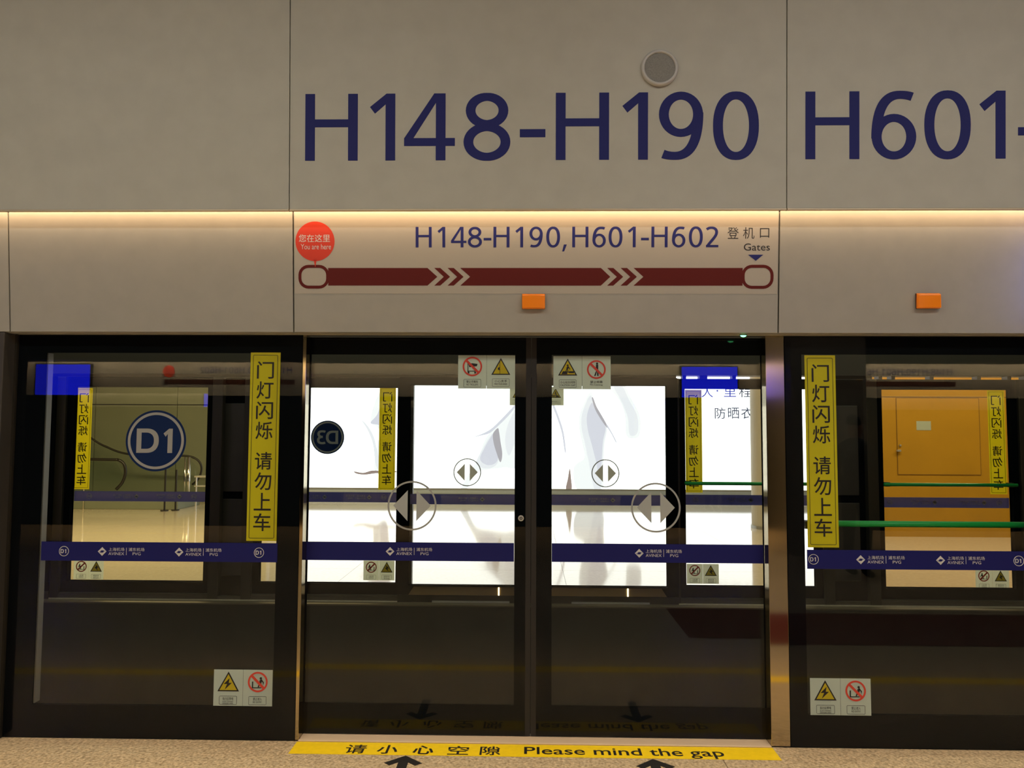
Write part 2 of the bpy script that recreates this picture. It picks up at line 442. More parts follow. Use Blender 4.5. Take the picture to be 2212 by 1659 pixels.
# header: backing, soffit
hb = struct(MB().box(-12, 12, -0.035, 0.14, 2.112, 2.74).build('wall_header', 'dark_gap'))
MB().box(-12, 12, -0.069, 0.006, 2.1005, 2.112).build('soffit', 'fascia', hb)
def fy(z): return -0.10 - 0.055 * (z - 2.105) / .615
def fascia_panel(x0, x1, label):
    z0, z1 = 2.104, 2.722; g = .0035; p = MB(); a, b = fy(z0), fy(z1)
    p.v += [(x0 + g, a, z0), (x1 - g, a, z0), (x1 - g, b, z1), (x0 + g, b, z1), (x0 + g, a + .03, z0), (x1 - g, a + .03, z0), (x1 - g, b + .03, z1), (x0 + g, b + .03, z1)]
    p.f += [(0, 1, 2, 3), (5, 4, 7, 6), (4, 5, 1, 0), (1, 5, 6, 2), (4, 0, 3, 7), (3, 2, 6, 7)]
    o = p.build('header_panel', 'fascia', bevel=.0015)
    return tag(o, label, 'panel')
fascia_panel(-6.5, -2.71, 'grey header panel cut off by the left edge of the photo')
fascia_panel(-2.71, -1.218, 'plain grey header panel above the glass pane with the round D1 sign')
fascia_panel(-1.218, 1.276, 'grey header panel above the sliding doors, carrying the route sign')
fascia_panel(1.276, 3.75, 'grey header panel right of the route sign, with an orange lamp')
fascia_panel(3.75, 6.5, 'grey header panel beyond the right edge of the photo')

# ---------------------------------------------------------------- route sign
def FX(px): return -.583 + (px - 901) * .0023988
def FZ(py): return 2.388 - (py - 600.5) * .002435
sign = thing('route_sign', 'pale film route sign over the doors reading H148-H190,H601-H602 with a maroon route bar', 'sign', (0, 0, 0))
def on_fascia(mb, lift):
    return mb.move(lambda p: (p[0], fy(p[2]) + p[1] - lift, p[2]))
on_fascia(MB().box(-1.210, 1.268, -.0004, 0, 2.302, 2.718), .0006).build('sign_film', 'film', sign)
X = [901, 948, 977, 1013, 1047, 1068, 1115, 1145, 1181, 1215, 1236.5, 1279.5, 1314, 1355, 1383, 1405, 1448.6, 1484.5, 1520]
for ch, px in zip('H148-H190,H601-H602', X): on_fascia(glyph(MB(), ch, FX(px), 2.5385, .1045, -.0004, 0, W=.14, T=.11), .0012).build('character', 'navy', sign)
zb0, zb1, zm = 2.3435, 2.4335, 2.3885
def P(*q): return [(FX(a), b) for a, b in q]
def rb(*q): on_fascia(MB().prism(P(*q), -.0004, 0), .0012).build('route_bar', 'maroon', sign)
rb((712, zb0), (926.5, zb0), (947.6, zm), (926.5, zb1), (712, zb1))
rb((997, zb0), (1298, zb0), (1318, zm), (1298, zb1), (997, zb1), (1018, zm))
rb((1367.6, zb0), (1599, zb0), (1599, zb1), (1367.6, zb1), (1388.4, zm))
for a, b in ((941, 954), (969.6, 983), (1311.4, 1324.6), (1340, 1353.7)):
    on_fascia(MB().prism(P((a, zb0), (b, zb0), (b + 21, zm), (b, zb1), (a, zb1), (a + 20.5, zm)), -.0004, 0), .0012).build('chevron', 'maroon', sign)
for a, b in ((647.5, 714), (1597, 1664.5)):
    on_fascia(outline(MB(), FX(a), FX(b), 2.3275, 2.4495, .052, .0155, -.0004, 0), .0014).build('station_ring', 'maroon', sign)
mb = MB().disc(-1.104, 2.570, .1015, -.0004, 0); mb.prism([(-1.112, 2.475), (-1.096, 2.475), (-1.1035, 2.437)], -.0004, 0)
on_fascia(mb, .0016).build('speech_balloon', 'balloon_red', sign)
mb = MB(); put_text(mb, '您在这里', -1.188, -1.026, 2.566, 2.605, -.0002, bold=.004); put_text(mb, 'You are here', -1.178, -1.021, 2.529, 2.556, -.0002)
on_fascia(mb, .0022).build('balloon_lettering', 'print_white', sign)
mb = MB()
for ch, px in zip('登机口', (1578, 1611, 1644.5)):
    s = .0285 if ch != '口' else .0235
    put_text(mb, ch, FX(px) - s, FX(px) + s, 2.6105 - s * 1.02, 2.6105 + s * 1.02, -.0002, bold=-.004)
put_text(mb, 'Gates', FX(1601), FX(1656), 2.5215, 2.5575, -.0002)
on_fascia(mb, .0014).build('gates_lettering', 'print_black', sign)
on_fascia(MB().prism([(1.1185, 2.5005), (1.1955, 2.5005), (1.157, 2.4695)], -.0004, 0), .0014).build('pointer', 'navy', sign)

# ---------------------------------------------------------------- orange lamps, speaker, indicators
def orange_lamp(x, z, label):
    t = thing('warning_lamp', label, 'lamp', (x, fy(z) - .006, z), group='orange lamps on the header')
    MB().box(-.0595, .0595, -.006, 0, -.039, .039).build('lamp_base', 'rust_red', t)
    n = 10; pts = []
    mb = MB()
    for i in range(n + 1):
        u = -1 + 2 * i / n
        for (z_, y_) in ((-.0385, -.006), (-.0355, -.024 - .004 * (1 - u * u)), (.030, -.024 - .004 * (1 - u * u)), (.0385, -.012)):
            mb.v.append((u * .0585, y_, z_))
    for i in range(n):
        for j in range(3): mb.f.append((i * 4 + j, (i + 1) * 4 + j, (i + 1) * 4 + j + 1, i * 4 + j + 1))
    mb.f.append((0, 1, 2, 3)); mb.f.append(tuple(n * 4 + q for q in (3, 2, 1, 0)))
    mb.build('lens', 'orange', t, bevel=.003, seg=3)
orange_lamp(.0245, 2.2605, 'orange rectangular lamp on the header centred above the sliding doors')
orange_lamp(2.024, 2.265, 'orange rectangular lamp on the header right of the steel post')

sp = thing('wall_speaker', 'round grey speaker on the upper cladding above the large H190', 'speaker', (.648, upper_y(3.405), 3.405))
mb = MB(); prof = [(.092, 0), (.093, -.010), (.088, -.019), (.079, -.021), (.0755, -.014), (.0755, 0)]
nn = 56
for k, (r, y) in enumerate(prof):
    mb.v += [(r * math.cos(2 * PI * i / nn), y, r * math.sin(2 * PI * i / nn)) for i in range(nn)]
for k in range(len(prof) - 1):
    for i in range(nn):
        j = (i + 1) % nn; mb.f.append((k * nn + i, k * nn + j, (k + 1) * nn + j, (k + 1) * nn + i))
mb.build('rim', 'speaker_rim', sp, smooth=True)
mb = MB()
for k, (r, y) in enumerate([(.0755, -.010), (.055, -.013), (.03, -.0145), (.004, -.015)]):
    mb.v += [(r * math.cos(2 * PI * i / nn), y, r * math.sin(2 * PI * i / nn)) for i in range(nn)]
for k in range(3):
    for i in range(nn):
        j = (i + 1) % nn; mb.f.append((k * nn + i, k * nn + j, (k + 1) * nn + j, (k + 1) * nn + i))
mb.f.append(tuple(3 * nn + i for i in range(nn)))
mb.build('grille', 'speaker_mesh', sp, smooth=True)

led = thing('indicator_light', 'small lit green indicator under the header, left of the steel post', 'light', (1.112, -.052, 2.097))
MB().box(-.018, .018, -.008, .008, 0, .006).build('housing', 'rubber', led)
mb = MB()
for i in range(7):
    a = PI / 2 * i / 6 * .98
    mb.v += [(.0155 * math.cos(a) * math.cos(2 * PI * j / 20), .007 * math.cos(a) * math.sin(2 * PI * j / 20), -.009 * math.sin(a)) for j in range(20)]
for i in range(6):
    for j in range(20):
        q = (j + 1) % 20; mb.f.append((i * 20 + j, (i + 1) * 20 + j, (i + 1) * 20 + q, i * 20 + q))
mb.build('lens', 'led_green', led, smooth=True)

# light strip housing inside the slot (real lamp body behind the cladding edge)
ls = thing('light_strip', 'warm light strip hidden in the slot above the header panels', 'lamp', (0, -.222, 2.79))
MB().box(-5.9, 5.9, -.02, .02, 0, .02).build('housing', 'dark_gap', ls)

# ---------------------------------------------------------------- pillars
def post(x0, x1, label):
    t = thing('door_post', label, 'post', ((x0 + x1) / 2, 0, 0), group='steel posts beside the doors'); h = (x1 - x0) / 2
    MB().box(-h, h, -.004, .070, 0.006, 2.1).build('post_body', 'steel', t, bevel=.0015)
    MB().box(-h, h, .0, .070, 0, 0.006).build('shim', 'rubber', t)
post(-1.196, -1.178, 'narrow edge of the steel post left of the sliding doors')
post(1.239, 1.335, 'wide brushed steel post right of the sliding doors')
col = thing('end_column', 'dark grey column at the left edge of the photo beside the D1 pane', 'column', (-2.98, 0, 0))
MB().box(-.25, .245, -.105, .12, 0, 2.10).build('column_body', 'dark_column', col, bevel=.004)
MB().box(.245, .256, -.02, .10, 0, 2.10).build('edge_strip', 'profile', col)

# ---------------------------------------------------------------- glass panels and door leaves
def pane_frame(t, x0, x1, z0, z1, wx0, wx1, wz0, wz1, y, side=1, frame='frit'):
    """glass pane with printed black border: local coords, front = -y"""
    MB().box(x0, x1, y - .006, y + .005, z0, z1).build('glass_pane', 'glass', t)
    mb = MB(); a, b = y - .004, y + .003
    mb.box(x0, wx0, a, b, z0, z1).box(wx1, x1, a, b, z0, z1).box(wx0, wx1, a, b, z0, wz0).box(wx0, wx1, a, b, wz1, z1)
    mb.build('border', frame, t)
def back_profile(t, x0, x1, z0, z1, wx0, wx1, wz0, wz1, y, mat='back_profile', d=.045):
    mb = MB(); a, b = y + .008, y + .008 + d; i = .012
    mb.box(x0, wx0 - i, a, b, z0, z1).box(wx1 + i, x1, a, b, z0, z1).box(wx0 - i, wx1 + i, a, b, z0, wz0 - i).box(wx0 - i, wx1 + i, a, b, wz1 + i, z1)
    mb.build('rear_frame', mat, t, bevel=.003)
def push_bar(t, x0, x1, z, y):
    mb = MB().tube([(x0, y + .09, z), (x1, y + .09, z)], .0165, 12); mb.build('push_bar', 'green_bar', t, smooth=True)
    for x in (x0 + .04, x1 - .04):
        MB().box(x - .02, x + .02, y + .02, y + .08, z - .02, z + .02).build('bracket', 'profile', t)

L = thing('fixed_glass_panel', 'fixed glass pane left of the sliding doors, bearing the round D1 sign', 'glass panel', (0, 0, 0))
pane_frame(L, -2.722, -1.197, .003, 2.1, -2.572, -1.315, .170, 2.004, 0)
back_profile(L, -2.722, -1.22, .003, 2.1, -2.572, -1.315, .170, 2.004, 0, 'frit')
MB().box(-2.588, -2.571, .012, .055, .17, 2.004).build('edge_profile', 'edge_highlight', L)  # grey strip painted in as the highlight along the glass edge
Rp = thing('fixed_glass_panel', 'fixed glass emergency pane right of the steel post with a green push bar', 'glass panel', (0, 0, 0))
pane_frame(Rp, 1.337, 2.80, -.004 + .007, 2.1, 1.425, 2.665, .168, 2.004, 0)
back_profile(Rp, 1.35, 2.80, .003, 2.1, 1.425, 2.665, .168, 2.004, 0, 'frit')
push_bar(Rp, 1.44, 2.72, 1.110, .06)
Rp2 = thing('fixed_glass_panel', 'fixed glass pane beyond the right edge of the photo', 'glass panel', (0, 0, 0))
pane_frame(Rp2, 3.30, 4.75, .003, 2.1, 3.42, 4.62, .168, 2.004, 0)
col2 = thing('end_column', 'dark grey column beyond the right edge of the photo', 'column', (3.05, 0, 0))
MB().box(-.245, .245, -.105, .12, 0, 2.10).build('column_body', 'dark_column', col2, bevel=.004)

YD = .08
def leaf(x0, x1, wx0, wx1, label, lock=None):
    t = thing('sliding_door', label, 'door', (0, 0, 0), group='near sliding door leaves')
    pane_frame(t, x0, x1, .010, 2.098, wx0, wx1, .166, 2.006, YD)
    back_profile(t, x0, x1, .010, 2.098, wx0, wx1, .166, 2.006, YD, 'frit', .03)
    return t
DL = leaf(-1.32, -.0135, -1.173, -.072, 'left leaf of the near sliding doors, with a small round keyhole')
MB().box(-.0135, .0145, YD - .004, YD + .035, .010, 2.098).build('rubber_edge', 'rubber', DL)
DR = leaf(.0435, 1.38, .125, 1.236, 'right leaf of the near sliding doors')
MB().box(.0165, .0435, YD - .004, YD + .035, .010, 2.098).build('rubber_edge', 'rubber', DR)
mb = MB().disc(0, 0, .0155, -.006, 0, 24); mb.move(lambda p: (p[0] - .0375, p[1] + YD - .006, p[2] + 1.136))
lk = mb.build('lock', 'silver', DL, bevel=.001)
mb = MB().ring(-.0375, 1.136, .004, .0075, YD - .0128, YD - .0118, 20); mb.build('keyhole', 'rubber', lk)
sill = MB().box(-1.178, 1.239, -.010, .115, 0.0, .007).build('door_sill', 'sill', bevel=.002)
tag(sill, 'pale metal sill along the floor under the sliding doors', 'sill')

# ---------------------------------------------------------------- stickers (local frame, front = -y, prints on both faces)
T0, T1 = -.0011, .0011
def s_backing(t, pts, mat='sticker_plate', name='backing'):
    mb = MB(); mb.v = [(x, 0, z) for x, z in pts]; mb.f = [tuple(range(len(pts)))]
    return mb.build(name, mat, t)
def rect(x0, x1, z0, z1): return [(x0, z0), (x1, z0), (x1, z1), (x0, z1)]
def logo(x, z, s, wht, blu, small=False):
    """diamond emblem with the airport's lettering; x = emblem centre, s = half height of the emblem"""
    d = []
    for a in (0, 90, 180, 270):
        for k in (-18, 0, 18):
            t = math.radians(a + k); r = s * (1.0 if k == 0 else .965) * (1 / (abs(math.cos(t)) + abs(math.sin(t)))) * (.97 if k == 0 else 1)
            d.append((x + r * math.cos(t), z + r * math.sin(t)))
    wht.prism(d, T0, T1)
    c = [(-.42, .10), (-.10, .26), (.32, .22), (.78, .05), (.40, .06), (.30, -.06), (.42, -.10), (.10, -.26), (-.32, -.22), (-.78, -.05), (-.40, -.06), (-.30, .06)]
    blu.prism([(x + a * s, z + b * s) for a, b in c], T0 * 1.5, T1 * 1.5)
    put_text(wht, '上海机场', x + s * 1.45, x + s * 5.0, z + .1 * s, z + .87 * s, T0, T1)
    put_text(wht, 'AVINEX', x + s * 1.45, x + s * 5.0, z - .78 * s, z - .15 * s, T0, T1)
    wht.box(x + s * 5.42, x + s * 5.5, T0, T1, z - .75 * s, z + .85 * s)
    put_text(wht, '浦东机场', x + s * 5.95, x + s * 9.5, z + .1 * s, z + .87 * s, T0, T1)
    put_text(wht, 'PVG', x + s * 6.9, x + s * 8.7, z - .78 * s, z - .15 * s, T0, T1)
def band(x0, x1, zc, hh, y, rz, label, logos, rounds=(), num='D1', group='blue bands across the near glass', far=False):
    cx = (x0 + x1) / 2
    t = thing('blue_band', label, 'sticker', (cx, y, zc), rz, group)
    h = (x1 - x0) / 2
    s_backing(t, rect(-h, h, -hh, hh), 'band_backlit' if far else 'band_blue')
    wht, blu = MB(), MB()
    for lx in logos: logo(lx, 0, .0235, wht, blu)
    for rx in rounds:
        wht.ring(rx, 0, .0235, .0262, T0, T1, 28)
        glyph(wht, num[0], rx - .0175, -.0105, .021, T0, T1, W=.19, T=.15); glyph(wht, num[1], rx + .0040 if num[1] == '1' else rx + .0025, -.0105, .021, T0, T1, W=.19, T=.15)
    if logos or rounds: wht.build('lettering', 'print_grey' if far else 'print_white', t)
    if logos: blu.build('emblem_swirl', 'band_backlit' if far else 'band_blue', t)
    return t
def warn_strip(x, z0, z1, y, rz, label, group, far=False):
    h = z1 - z0
    t = thing('door_warning_sticker', label, 'sticker', (x, y, z0), rz, group)
    s_backing(t, rect(-.0795, .0795, 0, h), 'yellow')
    outline(MB(), -.0665, .0665, .013, h - .013, .007, .0022, T0, T1).build('border_line', 'print_black', t)
    zt = h - .094
    for i, ch in enumerate('门灯闪烁请勿上车'):
        zc = zt - i * .1065 - (.0525 if i > 3 else 0)
        put_text(MB(), ch, -.044, .046, zc - .045, zc + .047, T0, T1, bold=.008).build('character', 'print_black', t)['kind'] = 'stuff'
    return t
def tri(yel, blk, cx, cz, s):
    o = [(cx - s, cz - s * .80), (cx + s, cz - s * .80), (cx, cz + s * .98)]
    i = [(cx - s * .81, cz - s * .69), (cx + s * .81, cz - s * .69), (cx, cz + s * .76)]
    blk.strip(o, i, -.0013, .0013, True)
    k = len(yel.v); yel.v += [(x, -.0011, z) for x, z in i] + [(x, .0011, z) for x, z in i]; yel.f += [(k, k + 1, k + 2), (k + 5, k + 4, k + 3)]
def prohibit(red, cx, cz, r):
    red.ring(cx, cz, r * .83, r, -.0017, .0017, 36)
    a = r * .70; w = r * .085
    red.prism([(cx - a - w, cz + a - w), (cx - a + w, cz + a + w), (cx + a + w, cz - a + w), (cx + a - w, cz - a - w)], -.0021, .0021)
def caption(blk, cx, cz, zh, en, w, box=True, lines=1, k=1.0):
    if box: outline(blk, cx - .046 * k, cx + .046 * k, cz - .0215 * k, cz + .0215 * k, .005 * k, .0012, -.0011, .0011)
    put_text(blk, zh, cx - w, cx + w, cz + .001, cz + .015 * k, -.0012, .0012)
    put_text(blk, en, cx - w, cx + w, cz - .0125 * k if lines == 1 else cz - .009 * k, cz - .003, -.0012, .0012)
    if lines == 2: put_text(blk, 'DANGER AREA', cx - w, cx + w, cz - .0185 * k, cz - .0118 * k, -.0012, .0012)
def person_icon(blk, x, z, s, lean=0.0):
    blk.disc(x + s * .30 * (1 + lean), z + s * .86, s * .115, -.0014, .0014, 14)
    blk.prism([(x + s * .12, z + s * .36), (x + s * .34, z + s * .36), (x + s * .46, z + s * .70), (x + s * .36, z + s * .76), (x + s * .20, z + s * .70)], -.0014, .0014)
    blk.prism([(x + s * .12, z + s * .38), (x + s * .22, z + s * .38), (x + s * .12, z), (x, z)], -.0014, .0014)
    blk.prism([(x + s * .24, z + s * .38), (x + s * .34, z + s * .38), (x + s * .42, z), (x + s * .30, z)], -.0014, .0014)
    blk.prism([(x + s * .42, z + s * .70), (x + s * .60, z + s * .48), (x + s * .56, z + s * .20), (x + s * .50, z + s * .46), (x + s * .36, z + s * .60)], -.0014, .0014)
def pair(kind, x, z, y, rz, label, group, w=.153, h=.184):
    """two small safety stickers side by side; x = centre, z = bottom"""
    t = thing('safety_sticker', label, 'sticker', (x, y, z), rz, group)
    s_backing(t, rect(-w, -.0006, 0, h)); s_backing(t, rect(.0006, w, 0, h))
    yel, blk, red = MB(), MB(), MB()
    c1, c2 = -w / 2, w / 2; tz, rz_ = h * .645, h * .665
    if kind == 'power':
        tri(yel, blk, c1, tz, .056); prohibit(red, c2, rz_, .0515)
        blk.prism([(c1 + .006, tz + .022), (c1 - .024, tz - .008), (c1 - .006, tz - .007), (c1 - .018, tz - .036), (c1 + .018, tz - .002), (c1 + .002, tz - .002)], -.0018, .0018)
        person_icon(blk, c2 + .000, rz_ - .026, .052)
        blk.box(c2 - .030, c2 - .024, -.0014, .0014, rz_ - .030, rz_ + .002); blk.box(c2 - .030, c2 + .018, -.0014, .0014, rz_ - .031, rz_ - .027)
        caption(blk, c1, h * .155, '轨行区带电', 'ELECTRIFIED', .028, lines=2); caption(blk, c2, h * .155, '禁止进入', 'NO ENTRY', .023)
    elif kind == 'trolley':
        prohibit(red, c1, rz_, .0525); tri(yel, blk, c2, tz, .051)
        blk.box(c1 - .026, c1 - .022, -.0014, .0014, rz_ - .030, rz_ + .020); blk.box(c1 - .026, c1 + .020, -.0014, .0014, rz_ - .027, rz_ - .023)
        blk.prism([(c1 - .020, rz_ + .008), (c1 - .004, rz_ + .018), (c1 + .028, rz_ + .014), (c1 + .024, rz_ + .002), (c1 - .016, rz_ - .004)], -.0014, .0014)
        blk.disc(c1 - .020, rz_ - .033, .005, -.0014, .0014, 12); blk.disc(c1 + .015, rz_ - .033, .005, -.0014, .0014, 12)
        blk.disc(c2 - .008, tz - .008, .008, -.0018, .0018, 14); yel.disc(c2 + .005, tz - .008, .012, -.0019, .0019, 14)
        blk.box(c2 - .0065, c2 - .0045, -.0019, .0019, tz - .035, tz + .03)
        caption(blk, c1, h * .165, '禁止手推车', 'NO TROLLEYS', .031); caption(blk, c2, h * .185, '小心夹手', 'MIND YOUR HANDS', .034)
    elif kind == 'gap':
        tri(yel, blk, c1, tz, .051); prohibit(red, c2, rz_ - .012, .050)
        person_icon(blk, c1 - .014, tz - .026, .046)
        blk.prism([(c1 - .034, tz - .034), (c1 - .002, tz - .034), (c1 - .002, tz - .018), (c1 - .026, tz - .018)], -.0017, .0017)
        blk.box(c1 + .006, c1 + .034, -.0017, .0017, tz - .028, tz - .018)
        blk.box(c2 - .002, c2 + .010, -.0014, .0014, rz_ - .022, rz_ + .014); blk.disc(c2 + .004, rz_ + .020, .006, -.0014, .0014, 12)
        blk.prism([(c2 - .002, rz_ - .020), (c2 + .004, rz_ - .020), (c2 - .004, rz_ - .046), (c2 - .012, rz_ - .046)], -.0014, .0014)
        blk.prism([(c2 + .004, rz_ - .020), (c2 + .010, rz_ - .020), (c2 + .012, rz_ - .046), (c2 + .004, rz_ - .046)], -.0014, .0014)
        caption(blk, c1, h * .165, '小心站台间隙', 'CAUTION GAP', .040); caption(blk, c2, h * .175, '禁止倚靠', 'No Leaning', .033, box=False)
    blk.build('symbols', 'print_black', t); yel.build('warning_triangle', 'sign_yellow', t); red.build('prohibition_ring', 'sign_red', t)
    return t
def arrow_disc(x, z, y, rz, label, group):
    t = thing('door_arrow_sticker', label, 'sticker', (x, y, z), rz, group)
    MB().ring(0, 0, .1215, .1305, T0, T1, 64).build('ring', 'print_grey', t)
    MB().flat([(-.0235, -.081), (-.0235, .081), (-.100, 0)]).build('arrow', 'print_grey', t)
    MB().flat([(.0235, -.081), (.0235, .081), (.100, 0)]).build('arrow', 'print_grey', t)
    return t
def round_sign(num, x, z, y, rz, label, r=.161):
    t = thing('number_sign', label, 'sticker', (x, y, z), rz)
    MB().disc(0, 0, r, -.0006, .0006, 72).build('backing', 'sign_blue', t)
    MB().ring(0, 0, r * .845, r * .93, T0, T1, 72).build('ring', 'print_grey', t)
    mb = MB(); h = .128 * r / .161
    glyph(mb, num[0], 0, -h / 2, h, T0, T1, W=.175, T=.165)
    mb.move(lambda p: (-.103 * r / .161 + p[0] * 1.16, p[1], p[2]))
    if num[1] == '1': glyph(mb, '1', .040 * r / .161, -h / 2, h, T0, T1, W=.20, T=.165)
    else: glyph(mb, '3', .018 * r / .161, -h / 2, h, T0, T1, W=.19, T=.155)
    mb.build('lettering', 'print_grey', t)
    return t
YS = -.0078; YDS = YD - .0082
band(-2.556, -1.307, .9575, .0495, YS, 0, 'blue band across the left glass pane, under the round D1 sign', [-1.932 + 1.932 - .305 + .005, .107], (-.503, .528))
band(-1.178, -.0745, .957, .0485, YDS, 0, 'blue band across the left leaf of the near sliding doors', [-.105])
band(.1255, 1.236, .9575, .0485, YDS, 0, 'blue band across the right leaf of the near sliding doors', [-.095])
band(1.434, 2.670, .946, .0485, YS, 0, 'blue band across the right glass pane, just below the green bar', [-.345, .060], (-.585, .455))
warn_strip(-1.3925, 1.0185, 2.0065, YS - .0012, 0, 'tall yellow door warning sticker on the left pane, right of the round D1 sign', 'near yellow warning stickers')
warn_strip(1.5185, 1.007, 1.9985, YS - .0012, 0, 'tall yellow door warning sticker on the pane right of the steel post', 'near yellow warning stickers')
pair('power', -1.470, .1745, YS, 0, 'two-part electricity and no-entry sticker at the bottom of the left pane', 'electricity and no-entry stickers')
pair('power', 1.590, .1645, YS, 0, 'two-part electricity and no-entry sticker low on the pane right of the steel post', 'electricity and no-entry stickers')
pair('trolley', -.225, 1.8225, YDS, 0, 'two-part no-trolley and mind-your-hands sticker at the top of the left door leaf', 'stickers at the top of the door leaves', h=.1795)
pair('gap', .2860, 1.8215, YDS, 0, 'two-part platform-gap and no-leaning sticker at the top of the right door leaf', 'stickers at the top of the door leaves', h=.177)
arrow_disc(-.6175, 1.1985, YDS, 0, 'large grey opening-arrows circle on the left near door leaf', 'near arrow circles')
arrow_disc(.6745, 1.1965, YDS, 0, 'large grey opening-arrows circle on the right near door leaf', 'near arrow circles')
round_sign('D1', -1.966, 1.5375, YS, 0, 'round blue D1 sign on the left glass pane')

# floor strip and arrows
fs = thing('floor_strip', 'bright yellow floor strip in front of the doors reading Please mind the gap', 'floor marking', (0, 0, .0004))
MB().prism(rect(-1.182, 1.241, -.158, -.0125), 0, .0008).move(lambda p: (p[0], p[2], p[1])).build('strip', 'floor_yellow', fs)
mb = MB()
for ch, px in zip('请小心空隙', (-.86, -.70, -.52, -.345, -.185)):
    put_text(MB(), ch, px - .052, px + .052, -.146, -.042, 0, bold=.02 if ch not in '空隙请' else .012).move(lambda p: (p[0], p[2], .0014)).build('character', 'print_black', fs)['kind'] = 'stuff'
put_text(mb, 'Please mind the gap', -.016, .975, -.155, -.0415, 0, bold=.009)
mb.move(lambda p: (p[0], p[2], .0014)).build('lettering', 'print_black', fs)
for x, lab in ((-.598, 'black arrow on the floor in front of the left door leaf'), (.613, 'black arrow on the floor in front of the right door leaf')):
    a = MB()
    a.prism([(x - .024, -.47), (x + .024, -.47), (x + .024, -.22), (x - .024, -.22)], 0, .001)
    a.prism([(x, -.164), (x + .092, -.247), (x + .062, -.275), (x, -.218), (x - .062, -.275), (x - .092, -.247)], 0, .0012)
    o = a.move(lambda p: (p[0], p[2], .0003 + p[1])).build('floor_arrow', 'print_black')
    tag(o, lab, 'floor marking', 'black floor arrows')

# ---------------------------------------------------------------- track bed between the two screens
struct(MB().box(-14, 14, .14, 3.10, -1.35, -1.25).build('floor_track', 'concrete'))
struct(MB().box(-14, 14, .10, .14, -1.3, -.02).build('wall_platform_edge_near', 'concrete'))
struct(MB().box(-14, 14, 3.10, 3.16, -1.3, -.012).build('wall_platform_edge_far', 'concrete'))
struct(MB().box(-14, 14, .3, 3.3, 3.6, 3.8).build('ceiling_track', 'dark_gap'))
for y, lab in ((.95, 'running rail on the near side of the track bed'), (2.35, 'running rail on the far side of the track bed')):
    o = MB().box(-13, 13, y - .06, y + .06, -1.25, -1.22).box(-13, 13, y - .012, y + .012, -1.22, -1.11).box(-13, 13, y - .035, y + .035, -1.11, -1.07).build('running_rail', 'rust_red')
    tag(o, lab, 'rail', 'running rails')

# ---------------------------------------------------------------- far platform screen (faces away from us: built in place, front = +y side)
YF = 3.34
ffloor = struct(MB().box(-14, 14, 3.16, 14.5, -.5, -.02).build('floor_far', 'concrete'))
xt = [-14 + 2.4 * i for i in range(12)] + [14]; 
yt = [3.20, 4.9, 6.7, 8.5, 10.3, 12.1, 14.5]
for j in range(len(yt) - 1):
    for i in range(len(xt) - 1):
        if xt[i + 1] - xt[i] > .1: MB().box(xt[i] + .0015, xt[i + 1] - .0015, yt[j] + .0015, yt[j + 1] - .0015, -.02, 0).build('floor_tile', 'far_stone', ffloor)
MB().box(-14, 14, 3.10, 3.20, -.012, 0.0).build('edge_trim', 'far_edge', ffloor)
fh = struct(MB().box(-14, 14, 3.24, 3.44, 2.128, 2.9).build('wall_header_far', 'back_profile'))
MB().box(-14, 1.40, 3.27, 3.36, 2.098, 2.128).build('head_rail', 'back_profile', fh)
MB().box(2.79, 3.24, 3.27, 3.36, 2.098, 2.128).build('head_rail', 'back_profile', fh)
MB().box(4.75, 14, 3.27, 3.36, 2.098, 2.128).build('head_rail', 'back_profile', fh)
struct(MB().box(-14, 14, 3.30, 3.44, 2.9, 4.6).build('wall_upper_far', 'dark_gap'))
MB().box(-14, 14, 3.262, 3.30, 0, .03).build('base_rail', 'back_profile', fh)
for x in (1.46, 1.62, 1.66, 1.93, 2.36, 3.30, 3.42, 3.78, 4.22, 4.5, 4.66):
    MB().box(x, x + .035, 3.27, 3.36, 2.098, 2.128).build('bracket', 'back_profile', fh)
def far_panel(x0, x1, label, bar=False, w0=None, w1=None):
    t = thing('fixed_glass_panel', label, 'glass panel', ((x0 + x1) / 2, YF, 0), PI, 'far glass panes')
    h = (x1 - x0) / 2; a = .115
    pane_frame(t, -h - a, h + a, .02, 2.098, -h, h, .155, 2.003, 0)
    mb = MB(); q0, q1 = .008, .05; i = .006
    X0, X1 = -h - a, h + a
    mb.box(X0, -h - i, q0, q1, .02, 2.098).box(h + i, X1, q0, q1, .02, 2.098).box(-h - i, h + i, q0, q1, .02, .155 - i).box(-h - i, h + i, q0, q1, 2.003 + i, 2.098)
    mb.build('rear_frame', 'frit', t)
    MB().box(X0, X1, .05, .075, .0, .05).build('kick_rail', 'back_profile', t)
    for s in (-1, 1):
        MB().box(s * (h + a) - .05, s * (h + a) + .05, .012, .085, .0, 2.098).build('rear_stile', 'profile', t, bevel=.004)
    if bar:
        push_bar(t, -h - .02, h + .02, 1.112, .0)
    return t
far_panel(-4.383, -3.089, 'far fixed glass pane seen behind the D1 sign')
far_panel(-2.547, -1.257, 'far fixed glass pane with the mirrored D3 sign')
far_panel(1.490, 2.689, 'far glass pane with push bar, in front of the advertisement lettering', True)
far_panel(3.340, 4.525, 'far glass pane with push bar, in front of the yellow hoarding', True)
far_panel(-8.6, -7.4, 'far fixed glass pane hidden beyond the left edge of the photo')
far_panel(7.4, 8.6, 'far fixed glass pane beyond the right edge of the photo')
